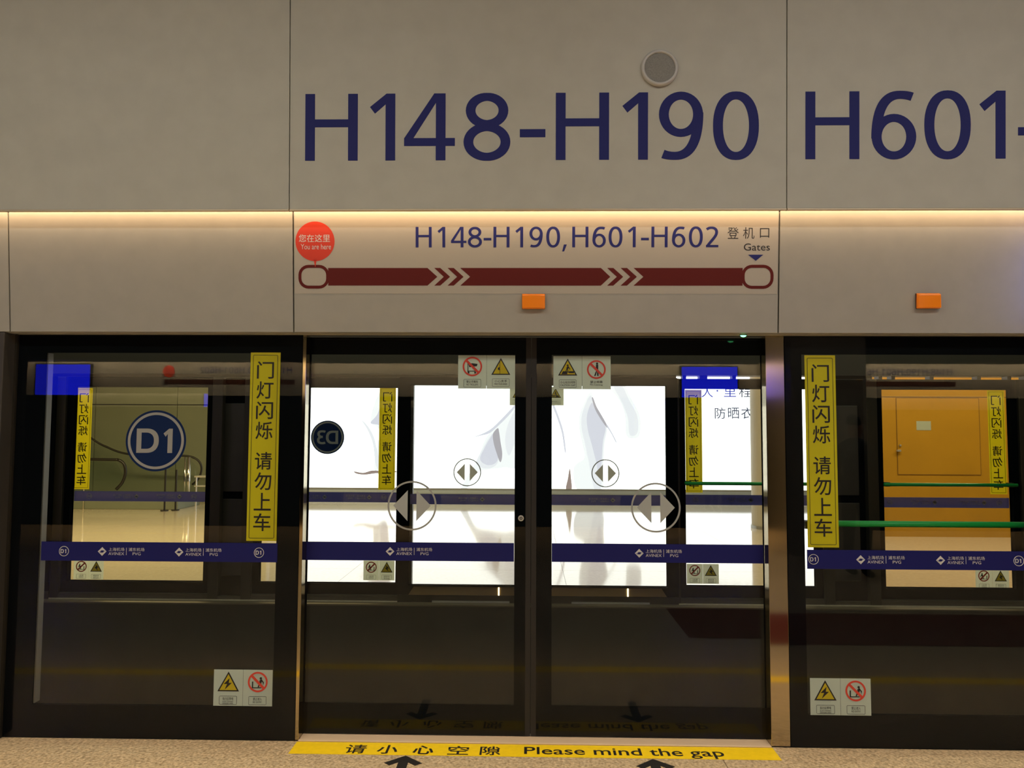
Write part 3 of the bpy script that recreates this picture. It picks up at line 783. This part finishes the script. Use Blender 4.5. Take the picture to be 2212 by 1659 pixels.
for x, lab in ((-2.818, 'dark closed bay between the far glass panes on the left'), (3.015, 'dark closed bay between the far glass panes on the right')):
    hw = .17 if x < 0 else .21
    t = thing('closed_bay', lab, 'panel', (x, YF, 0), group='closed bays of the far screen')
    MB().box(-hw, hw, .03, .06, 0, 2.098).build('back_board', 'frit', t)
    MB().box(-hw + .03, hw - .09, .018, .03, 1.0, 1.85).build('hatch', 'dark_column', t, bevel=.004)
    MB().box(-hw + .03, hw - .09, .018, .03, .2, .93).build('hatch', 'dark_column', t, bevel=.004)
YFD = 3.22
def far_leaf(x0, x1, w0, w1, label):
    t = thing('sliding_door', label, 'door', ((x0 + x1) / 2, YFD, 0), PI, 'far sliding door leaves')
    c = (x0 + x1) / 2; a, b, p, q = -(x1 - c), -(x0 - c), -(w1 - c), -(w0 - c)
    pane_frame(t, a, b, .02, 2.098, p, q, .166, 2.022, 0)
    mb = MB(); i = .006
    mb.box(a, p - i, .008, .03, .155, 2.098).box(q + i, b, .008, .03, .155, 2.098).box(p - i, q + i, .008, .03, .148, .160).box(p - i, q + i, .008, .03, 2.028, 2.098)
    mb.build('rear_frame', 'frit', t)
    k = MB(); k.prism([(p - .0, .070), (q + .0, .070), (q - .05, .146), (p + .05, .146)], .009, .020); k.build('kick_plate', 'brass', t)
    MB().box(a, b, .008, .016, .0, .068).build('lower_rail', 'profile', t)
    MB().box(p + .16, p + .88, .012, .028, .002, .018).build('guide_rail', 'silver', t)
    return t
FL = far_leaf(-1.215, .070, -1.112, -.010, 'left leaf of the far sliding doors seen through the near left leaf')
FR = far_leaf(.098, 1.395, .180, 1.285, 'right leaf of the far sliding doors seen through the near right leaf')
far_leaf(-5.9, -4.51, -5.8, -4.570, 'far sliding door leaf glimpsed at the left edge of the near D1 pane')
far_leaf(4.78, 6.1, 4.9, 6.0, 'far sliding door leaf beyond the right edge of the photo')
for x in (-.270, .925):  # glowing strips stand in for a lamp's reflection in the kick plates
    o = MB().box(x - .006, x + .006, YFD - .028, YFD - .020, .072, .144).build('glint_streak', 'glint_warm')
    tag(o, 'glowing streak painted as a lamp reflection in the far left kick plate' if x < 0 else 'glowing streak painted as a lamp reflection in the far right kick plate', 'light', 'painted reflection streaks at the far door foot')
YFS = YF + .0085
PIb = PI
def fb(x0, x1, zc, lab, logos, rounds=(), y=YFS, num='D3'): band(x0, x1, zc, .0480, y, PI, lab, logos, rounds, num, 'blue bands across the far glass', far=True)
fb(-4.383, -3.089, .9495, 'far blue band seen mirrored below the D1 sign', [-.38, .04], (-.52, .50))
fb(-2.547, -1.257, .955, 'far blue band crossing the pane with the mirrored D3 sign', [-.38, .05], (-.52, .50))
fb(-1.112, -.010, .952, 'far blue band on the far left door leaf', [-.13], (), YFD + .0085)
fb(.180, 1.285, .952, 'far blue band on the far right door leaf', [-.06], (), YFD + .0085)
fb(1.49, 2.689, .951, 'far blue band in front of the advertisement lettering', [-.02], (.50,))
fb(3.34, 4.525, .939, 'far blue band in front of the yellow hoarding', [-.36, .10], (-.50, .52))
warn_strip(-4.320, 1.015, 1.993, YFS + .0012, PI, 'far yellow warning sticker seen mirrored left of the D1 sign', 'far yellow warning stickers')
warn_strip(-1.3575, 1.026, 2.012, YFS + .0012, PI, 'far yellow warning sticker seen mirrored right of the mirrored D3 sign', 'far yellow warning stickers')
warn_strip(1.577, 1.019, 1.996, YFS + .0012, PI, 'far yellow warning sticker seen mirrored left of the advertisement lettering', 'far yellow warning stickers')
warn_strip(4.433, 1.020, 2.000, YFS + .0012, PI, 'far yellow warning sticker seen mirrored on the yellow hoarding', 'far yellow warning stickers')
pair('power', -4.215, .157, YFS, PI, 'far electricity and no-entry sticker low behind the left D1 pane', 'far electricity stickers', w=.145)
pair('power', -1.418, .172, YFS, PI, 'far electricity and no-entry sticker left of the far sliding doors', 'far electricity stickers', w=.148)
pair('power', 1.650, .166, YFS, PI, 'far electricity and no-entry sticker right of the far sliding doors', 'far electricity stickers', w=.150)
pair('power', 4.345, .138, YFS, PI, 'far electricity and no-entry sticker in front of the yellow hoarding', 'far electricity stickers', w=.155)
pair('trolley', -.162 + .138, 1.838, YFD + .0085, PI, 'far door sticker just left of the centre seam, mostly hidden', 'far door top stickers', h=.175)
pair('gap', .180, 1.838, YFD + .0092, PI, 'far door sticker just right of the centre seam, partly hidden', 'far door top stickers', h=.175)
arrow_disc(-.574, 1.205, YFD + .0085, PI, 'small arrow circle on the far left door leaf', 'far arrow circles')
arrow_disc(.724, 1.203, YFD + .0085, PI, 'small arrow circle on the far right door leaf', 'far arrow circles')
round_sign('D3', -1.934, 1.5265, YFS, PI, 'round blue D3 sign seen mirrored on the far glass pane')

# ---------------------------------------------------------------- far platform
YA = 13.8
struct(MB().box(-14, 14, 3.44, 14.5, 4.5, 4.7).build('ceiling_far', 'ceiling'))
struct(MB().box(-14, 14, 14.35, 14.5, 0, 4.5).build('wall_far_back', 'wall_grey'))
wl = struct(MB().box(-14, -5.76, 13.06, 13.2, 0, 4.5).build('wall_far_left', 'dark_column'))
xw = [-14, -12.0, -9.7, -7.85, -5.76]; zw = [0, 2.14, 4.5]
for i in range(4):
    for j in range(2):
        MB().box(xw[i] + .006, xw[i + 1] - .006, 13.0, 13.06, zw[j] + .012, zw[j + 1] - .012).build('wall_panel', 'wall_grey', wl)
AH = .262
ad = thing('advertising_lightbox', 'huge glowing white advertisement lightbox behind the far sliding doors', 'billboard', (0, YA, 0))
MB().box(-5.72, 6.70, 0, .35, AH, 3.75).build('light_panel', 'ad_white', ad)
MB().box(-5.72, 6.70, -.04, .35, 3.75, 3.88).build('top_frame', 'balustrade_metal', ad)
MB().box(-5.72, 6.70, -.03, .35, AH - .035, AH).build('lower_frame', 'balustrade_metal', ad)
MB().box(-5.72, 6.70, -.01, .35, .0, AH - .035).build('plinth', 'plinth', ad)
MB().box(-5.72, 6.70, -.035, -.01, .12, .132).build('plinth_ledge', 'balustrade_metal', ad)
def AX(px): return (px - 1142) * .01074
def AZ(py, px=1100): return 1.6 - (py - (926 + px * .0045)) * .010755
def adpoly(pts, mat, name, lift=.004, sub=5):
    """one printed fold: closed smooth outline through the given points"""
    q = []; n = len(pts)
    for i in range(n):
        p0, p1, p2, p3 = pts[i - 1], pts[i], pts[(i + 1) % n], pts[(i + 2) % n]
        for k in range(sub):
            t = k / sub
            q.append(tuple(.5 * (2 * p1[j] + (p2[j] - p0[j]) * t + (2 * p0[j] - 5 * p1[j] + 4 * p2[j] - p3[j]) * t * t + (3 * p1[j] - p0[j] - 3 * p2[j] + p3[j]) * t ** 3) for j in (0, 1)))
    MB().prism([(AX(x), AZ(y, x)) for x, y in q], -lift, -lift + .002).build(name, mat, ad)
# garment folds of the person in white shown on the poster (flat print)
PR = 'garment_print'
adpoly([(1122, 868), (1100, 892), (1072, 922), (1050, 948), (1036, 985), (1024, 1008), (1008, 1036), (997, 1057), (1010, 1057), (1030, 1022), (1060, 1014), (1090, 1010), (1122, 1000)], 'ad_haze', PR, .002)
adpoly([(1120, 876), (1106, 900), (1096, 925), (1092, 955), (1100, 985), (1112, 960), (1122, 930)], 'ad_pale', PR, .004)
adpoly([(1074, 930), (1058, 946), (1044, 970), (1030, 998), (1040, 1010), (1058, 1012), (1074, 1004), (1080, 985), (1078, 955)], 'ad_pale', PR, .004)
adpoly([(1070, 934), (1058, 950), (1046, 972), (1038, 992), (1050, 1004), (1066, 1004), (1076, 994), (1078, 970), (1076, 945)], 'ad_lavender', PR, .007)
adpoly([(1076, 926), (1066, 938), (1067, 956), (1074, 980), (1082, 999), (1086, 982), (1082, 955), (1079, 935)], 'ad_mauve', PR, .010)
adpoly([(1120, 872), (1100, 898), (1078, 920), (1058, 937), (1040, 942), (1020, 946), (1040, 939), (1062, 927), (1085, 905), (1105, 884)], 'ad_lavender', PR, .010)
adpoly([(1277, 848), (1264, 868), (1252, 900), (1252, 930), (1258, 960), (1262, 990), (1240, 1010), (1248, 1058), (1299, 1058), (1303, 1010), (1306, 960), (1312, 924), (1298, 900), (1285, 872)], 'ad_haze', PR, .002)
adpoly([(1276, 856), (1266, 872), (1257, 900), (1257, 928), (1264, 960), (1272, 1000), (1284, 1057), (1297, 1057), (1301, 1010), (1304, 960), (1310, 925), (1298, 904), (1285, 876)], 'ad_pale', PR, .004)
adpoly([(1278, 872), (1268, 900), (1270, 930), (1278, 960), (1288, 1000), (1294, 1030), (1299, 1000), (1302, 955), (1308, 925), (1298, 906), (1287, 884)], 'ad_lavender', PR, .007)
adpoly([(1279, 862), (1285, 884), (1296, 904), (1310, 924), (1311, 919), (1300, 899), (1289, 880), (1282, 862)], 'ad_mauve', PR, .010)
adpoly([(1310, 922), (1320, 938), (1330, 957), (1331, 954), (1322, 936), (1312, 919)], 'ad_lavender', PR, .010)
adpoly([(1312, 832), (1346, 830), (1360, 856), (1381, 898), (1381, 940), (1366, 948), (1352, 940), (1350, 900), (1338, 866)], 'ad_haze', PR, .002)
adpoly([(1326, 836), (1344, 836), (1358, 864), (1376, 900), (1376, 936), (1360, 940), (1356, 905), (1344, 872)], 'ad_pale', PR, .004)
adpoly([(1195, 870), (1208, 902), (1218, 935), (1223, 975), (1220, 975), (1214, 937), (1204, 905), (1192, 874)], 'ad_lavender', PR)
adpoly([(1231, 1012), (1227, 1034), (1223, 1056), (1235, 1057), (1234, 1034)], 'ad_skin', 'skin_print', sub=3)
adpoly([(848, 828), (820, 848), (806, 880), (800, 912), (812, 922), (822, 935), (815, 965), (810, 1000), (812, 1018), (838, 1030), (846, 950), (848, 880)], 'ad_haze', PR, .002)
adpoly([(846, 840), (826, 862), (815, 896), (800, 915), (820, 920), (834, 940), (828, 980), (824, 1016), (838, 1026), (844, 950), (846, 880)], 'ad_lavender', PR, .004)
adpoly([(780, 908), (794, 930), (806, 960), (812, 1000), (820, 1018), (826, 1016), (816, 975), (808, 945), (795, 922)], 'ad_pale', PR, .007)
adpoly([(766, 1019), (786, 1022), (806, 1017), (830, 1019), (855, 1018), (855, 1021), (815, 1023), (790, 1026), (772, 1024)], 'ad_skin', 'skin_print')
adpoly([(775, 831), (784, 838), (800, 837), (815, 831)], 'ad_skin', 'skin_print')
mb = MB()
def at_(t, a, b, c, d, bold=.004): put_text(mb, t, AX(a), AX(b), AZ(d, a), AZ(c, a), -.006, bold=bold)
at_('人', 1514, 1539, 838, 860); at_('·', 1546, 1550, 844, 848, 0); at_('里', 1562, 1588, 836, 859); at_('程', 1594, 1621, 834, 860)
at_('防', 1542, 1565, 882, 906); at_('晒', 1570, 1594, 882, 906); at_('衣', 1598, 1625, 882, 906)
mb.build('lettering', 'ad_text', ad)

c = thing('round_column', 'beige round column right of the advertisement lettering', 'column', (4.05, 8.95, 0))
MB().cyl((0, 0, .03), (0, 0, 4.5), .32, 40).build('shaft', 'beige', c, smooth=False)
MB().cyl((0, 0, 0), (0, 0, .05), .335, 40).build('base_ring', 'balustrade_metal', c)

YH = 8.0
h = thing('hoarding', 'orange-yellow construction hoarding with a door seen through the right pane', 'hoarding', (0, YH, 0))
MB().box(5.10, 9.4, 0, .08, 0, 2.138).build('lower_board', 'hoarding', h)
MB().box(5.10, 9.4, 0, .08, 2.150, 3.6).build('upper_board', 'hoarding', h)
MB().box(5.10, 9.4, .02, .06, 2.138, 2.150).build('joint_strip', 'hoarding_line', h)
d = MB().box(5.700, 6.955, -.008, 0, .955, 2.128).build('hatch_door', 'hoarding', h)
outline(MB(), 5.692, 6.963, .947, 2.134, .004, .009, -.0085, 0).build('hatch_gap', 'hoarding_line', h)
MB().box(5.675, 5.735, -.05, -.008, 1.30, 1.33).build('latch', 'balustrade_metal', h, bevel=.004)
MB().box(5.72, 5.75, -.03, -.008, 1.385, 1.41).build('latch', 'balustrade_metal', h, bevel=.003)
o = MB().box(5.995, 6.215, YH - .012, YH - .009, 1.632, 1.772).build('paper_notice', 'sticker_plate')
tag(o, 'small blank white notice on the yellow hoarding', 'notice')

# escalator landing, handrails, queue posts at left
e = thing('escalator', 'escalator entrance with black handrail and glass sides behind the D1 pane', 'escalator', (0, 12.2, 0))
def EX(px): return (px - 1106 - 36) * .00978
def EZ(py): return 1.6 - (py - 928) * .00978
hr = [(EX(p), .0, EZ(q)) for p, q in ((95, 880), (150, 922), (202, 957), (225, 968), (250, 978), (280, 984), (320, 985.5), (380, 985.5), (410, 988), (428, 998), (434, 1015), (428, 1035), (415, 1048))]
def curve(P, n=5):
    out = []
    for i in range(len(P) - 1):
        a, b, c, d = P[max(i - 1, 0)], P[i], P[i + 1], P[min(i + 2, len(P) - 1)]
        for k in range(n):
            t = k / n
            out.append(tuple(.5 * (2 * b[j] + (c[j] - a[j]) * t + (2 * a[j] - 5 * b[j] + 4 * c[j] - d[j]) * t * t + (3 * b[j] - a[j] - 3 * c[j] + d[j]) * t ** 3) for j in range(3)))
    return out + [P[-1]]
MB().tube(curve(hr), .022, 10).build('handrail', 'handrail', e, smooth=True)
hr2 = [(EX(p), -.9, EZ(q)) for p, q in ((90, 992), (200, 991), (290, 991.5), (300, 992), (312, 1000), (316, 1018), (310, 1038), (298, 1052))]
MB().tube(curve(hr2), .030, 10).build('handrail', 'handrail', e, smooth=True)
MB().prism([(EX(95), EZ(1075)), (EX(425), EZ(1075)), (EX(430), EZ(1015)), (EX(405), EZ(992)), (EX(300), EZ(990)), (EX(202), EZ(962)), (EX(95), EZ(890))], -.01, .01).build('glass_side', 'clear_glass', e)
MB().prism([(EX(95), EZ(1075)), (EX(300), EZ(1075)), (EX(310), EZ(1020)), (EX(295), EZ(996)), (EX(95), EZ(996))], -.91, -.89).build('glass_side', 'clear_glass', e)
MB().box(EX(95), EX(430), -.98, .05, .0, EZ(1075)).build('skirt', 'wall_grey', e, bevel=.01)
for px, r in ((237, .012), (413, .035), (405, .02)):
    mb = MB().cyl((EX(px), -1.0 if px < 300 else .35 - .5, 0), (EX(px), -1.0 if px < 300 else .35 - .5, EZ(988)), r, 12)
    mb.build('baluster', 'chrome', e, smooth=True)
q = thing('queue_post', 'slim black queue post with a flat round base behind the D1 pane', 'post', (-7.10, 10.95, 0), group='black queue posts')
MB().cyl((0, 0, 0), (0, 0, .02), .075, 28).build('base', 'handrail', q)
MB().cyl((0, 0, .02), (0, 0, .86), .018, 12).build('pole', 'handrail', q)
q = thing('queue_post', 'second slim black queue post, just right of the first', 'post', (-6.93, 11.05, 0), group='black queue posts')
MB().cyl((0, 0, 0), (0, 0, .02), .075, 28).build('base', 'handrail', q)
MB().cyl((0, 0, .02), (0, 0, .80), .018, 12).build('pole', 'handrail', q)
rk = thing('brochure_rack', 'small pale metal rack at the right edge behind the D1 pane', 'rack', (-6.50, 10.98, 0))
for x in (0, .42): MB().cyl((x, 0, 0), (x, 0, .68), .015, 10).build('leg', 'silver', rk)
MB().box(0, .42, -.1, .1, .66, .69).build('shelf', 'silver', rk); MB().box(0, .42, -.1, .1, .48, .50).build('shelf', 'silver', rk)

# ---------------------------------------------------------------- behind the viewer: the opposite side of the platform (seen as reflections)
YB = -8.7
bw = struct(MB().box(-14, 14, -9.25, -9.1, 0, 4.75).build('wall_back', 'back_clad'))
for i in range(7):
    x = -13.8 + i * 3.95
    MB().box(x + .001, x + 3.949, -8.47, -8.43, 2.722, 4.6).build('cladding_panel', 'back_clad', bw)
bh = thing('opposite_header', 'long grey header band of the opposite platform screen, reflected in the glass', 'header', (0, YB, 0), PI)
MB().box(-13.8, 13.8, 0, .1, 2.16, 2.72).build('header_band', 'fascia', bh)
MB().box(-13.8, 13.8, .02, .05, 0, 2.16).build('screen_glass', 'frit', bh)
mb = MB(); 
for x0 in (3.95, -6.95):
    mbx = 0
    for i, ch in enumerate('H148-H190,H601-H602'): glyph(mb, ch, x0 + (X[i] - X[0]) * .0023988, 2.535, .1045, -.003, 0)
mb.build('gate_numbers', 'navy', bh)
mb = MB().disc(6.03, 2.565, .1015, -.004, 0); mb.disc(-4.9, 2.565, .1015, -.004, 0); mb.build('speech_balloon', 'balloon_red', bh)
MB().box(3.9, 6.1, -.003, 0, 2.35, 2.43).box(-7.0, -4.8, -.003, 0, 2.35, 2.43).build('route_bar', 'rust_red', bh)
for x0, x1 in ((-8.24, -7.33), (2.55, 3.47)):
    t = thing('blue_screen', 'blue display screen in the opposite header, reflected at the left' if x0 < 0 else 'blue display screen in the opposite header, reflected at the right', 'screen', ((x0 + x1) / 2, YB + .07, 0), PI, 'blue screens in the opposite header')
    hw = (x1 - x0) / 2
    MB().box(-hw - .02, hw + .02, 0, .06, 2.14, 2.69).build('casing', 'rubber', t)
    MB().box(-hw, hw, -.005, 0, 2.16, 2.67).build('display', 'screen_blue', t)
t = thing('blue_screen', 'blue display screen hanging on the near header beyond the right edge of the photo', 'screen', (3.05, -.30, 0))
MB().box(-.40, .45, -.02, .10, 2.13, 2.62).build('casing', 'rubber', t)
MB().box(-.404, -.400, .0, .08, 2.15, 2.60).build('display', 'screen_glow', t)
MB().box(-.38, .43, -.024, -.02, 2.15, 2.60).build('display', 'screen_glow', t)
o = MB().box(-13.9, 13.9, -1.15, -1.03, 0.0, .0012).build('platform_line', 'floor_yellow'); tag(o, 'long yellow safety line on the near platform floor, reflected low in the glass', 'floor marking')
o = MB().box(1.25, 6.2, -2.90, -1.90, 0, .006).build('red_carpet', 'carpet'); tag(o, 'red carpet on the near platform, reflected in the right pane', 'carpet')
o = MB().box(3.42, 4.40, -6.75, -6.05, 0, 4.75).build('square_column', 'back_column', bevel=.01); tag(o, 'square brown column behind the viewer, reflected in the right pane', 'column')

# the bystander whose reflection shows in the right pane
def skin_body(verts, edges, radii, mat, name, parent, sub=1):
    me = bpy.data.meshes.new(name); me.from_pydata(verts, edges, []); me.update()
    o = bpy.data.objects.new(name, me); C.objects.link(o); o.parent = parent
    me.materials.append(M[mat])
    sk = o.modifiers.new('skin', 'SKIN'); sk.use_smooth_shade = True
    for i, r in enumerate(radii): me.skin_vertices[0].data[i].radius = (r, r) if not isinstance(r, tuple) else r
    me.skin_vertices[0].data[0].use_root = True
    s = o.modifiers.new('sub', 'SUBSURF'); s.levels = sub; s.render_levels = sub
    return o
per = thing('person', 'person in dark clothes standing behind the viewer, reflected in the right pane', 'person', (3.60, -4.55, 0), math.radians(60))
V = [(0, 0, .95), (0, 0, 1.12), (0, 0, 1.34), (0, 0, 1.46), (0, 0, 1.54),
     (-.10, 0, .90), (-.11, -.02, .50), (-.11, .02, .09), (-.11, -.13, .04),
     (.10, 0, .90), (.11, -.02, .50), (.11, .02, .09), (.11, -.13, .04),
     (-.18, 0, 1.42), (-.24, .02, 1.14), (-.20, -.14, .96),
     (.18, 0, 1.42), (.24, .02, 1.14), (.20, -.20, 1.02)]
Eg = [(0, 1), (1, 2), (2, 3), (3, 4), (0, 5), (5, 6), (6, 7), (7, 8), (0, 9), (9, 10), (10, 11), (11, 12), (3, 13), (13, 14), (14, 15), (3, 16), (16, 17), (17, 18)]
Rr = [(.15, .12), (.135, .11), (.16, .12), (.10, .09), (.06, .06), (.10, .10), (.062, .065), (.045, .05), (.04, .035), (.10, .10), (.062, .065), (.045, .05), (.04, .035), (.065, .065), (.045, .045), (.034, .034), (.065, .065), (.045, .045), (.034, .034)]
skin_body(V, Eg, Rr, 'cloth_dark', 'body', per, 2)
hd = skin_body([(0, 0, 1.52), (0, -.01, 1.60), (0, -.02, 1.70), (0, -.125, 1.645)], [(0, 1), (1, 2), (2, 3)], [.055, (.075, .088), (.080, .095), .012], 'skin', 'head', per, 2)
skin_body([(0, .02, 1.66), (0, .012, 1.735), (0, -.03, 1.755)], [(0, 1), (1, 2)], [(.088, .090), (.086, .10), (.06, .07)], 'hair', 'hair', per, 2)
for s in (-1, 1):
    for k in range(5):
        a = (-.02 + .012 * k)
        bx = (s * .20 + a * (1 if s > 0 else -1), (-.14 if s < 0 else -.20), (.94 if s < 0 else 1.0))
        ln = (.05, .07, .078, .072, .055)[k]
        skin_body([bx, (bx[0], bx[1] - ln * .45, bx[2] - ln * .5), (bx[0], bx[1] - ln * .5, bx[2] - ln)], [(0, 1), (1, 2)], [.010, .009, .007], 'skin', 'finger', per, 1)

for o in S.objects:
    if o.type == 'MESH' and o.parent and o.name.split('.')[0] in ('lettering', 'symbols', 'gates_lettering', 'balloon_lettering', 'emblem_swirl', 'gate_numbers', 'warning_triangle', 'character'):
        if o.name.split('.')[0] != 'character' or 'kind' in o: o['kind'] = 'stuff'
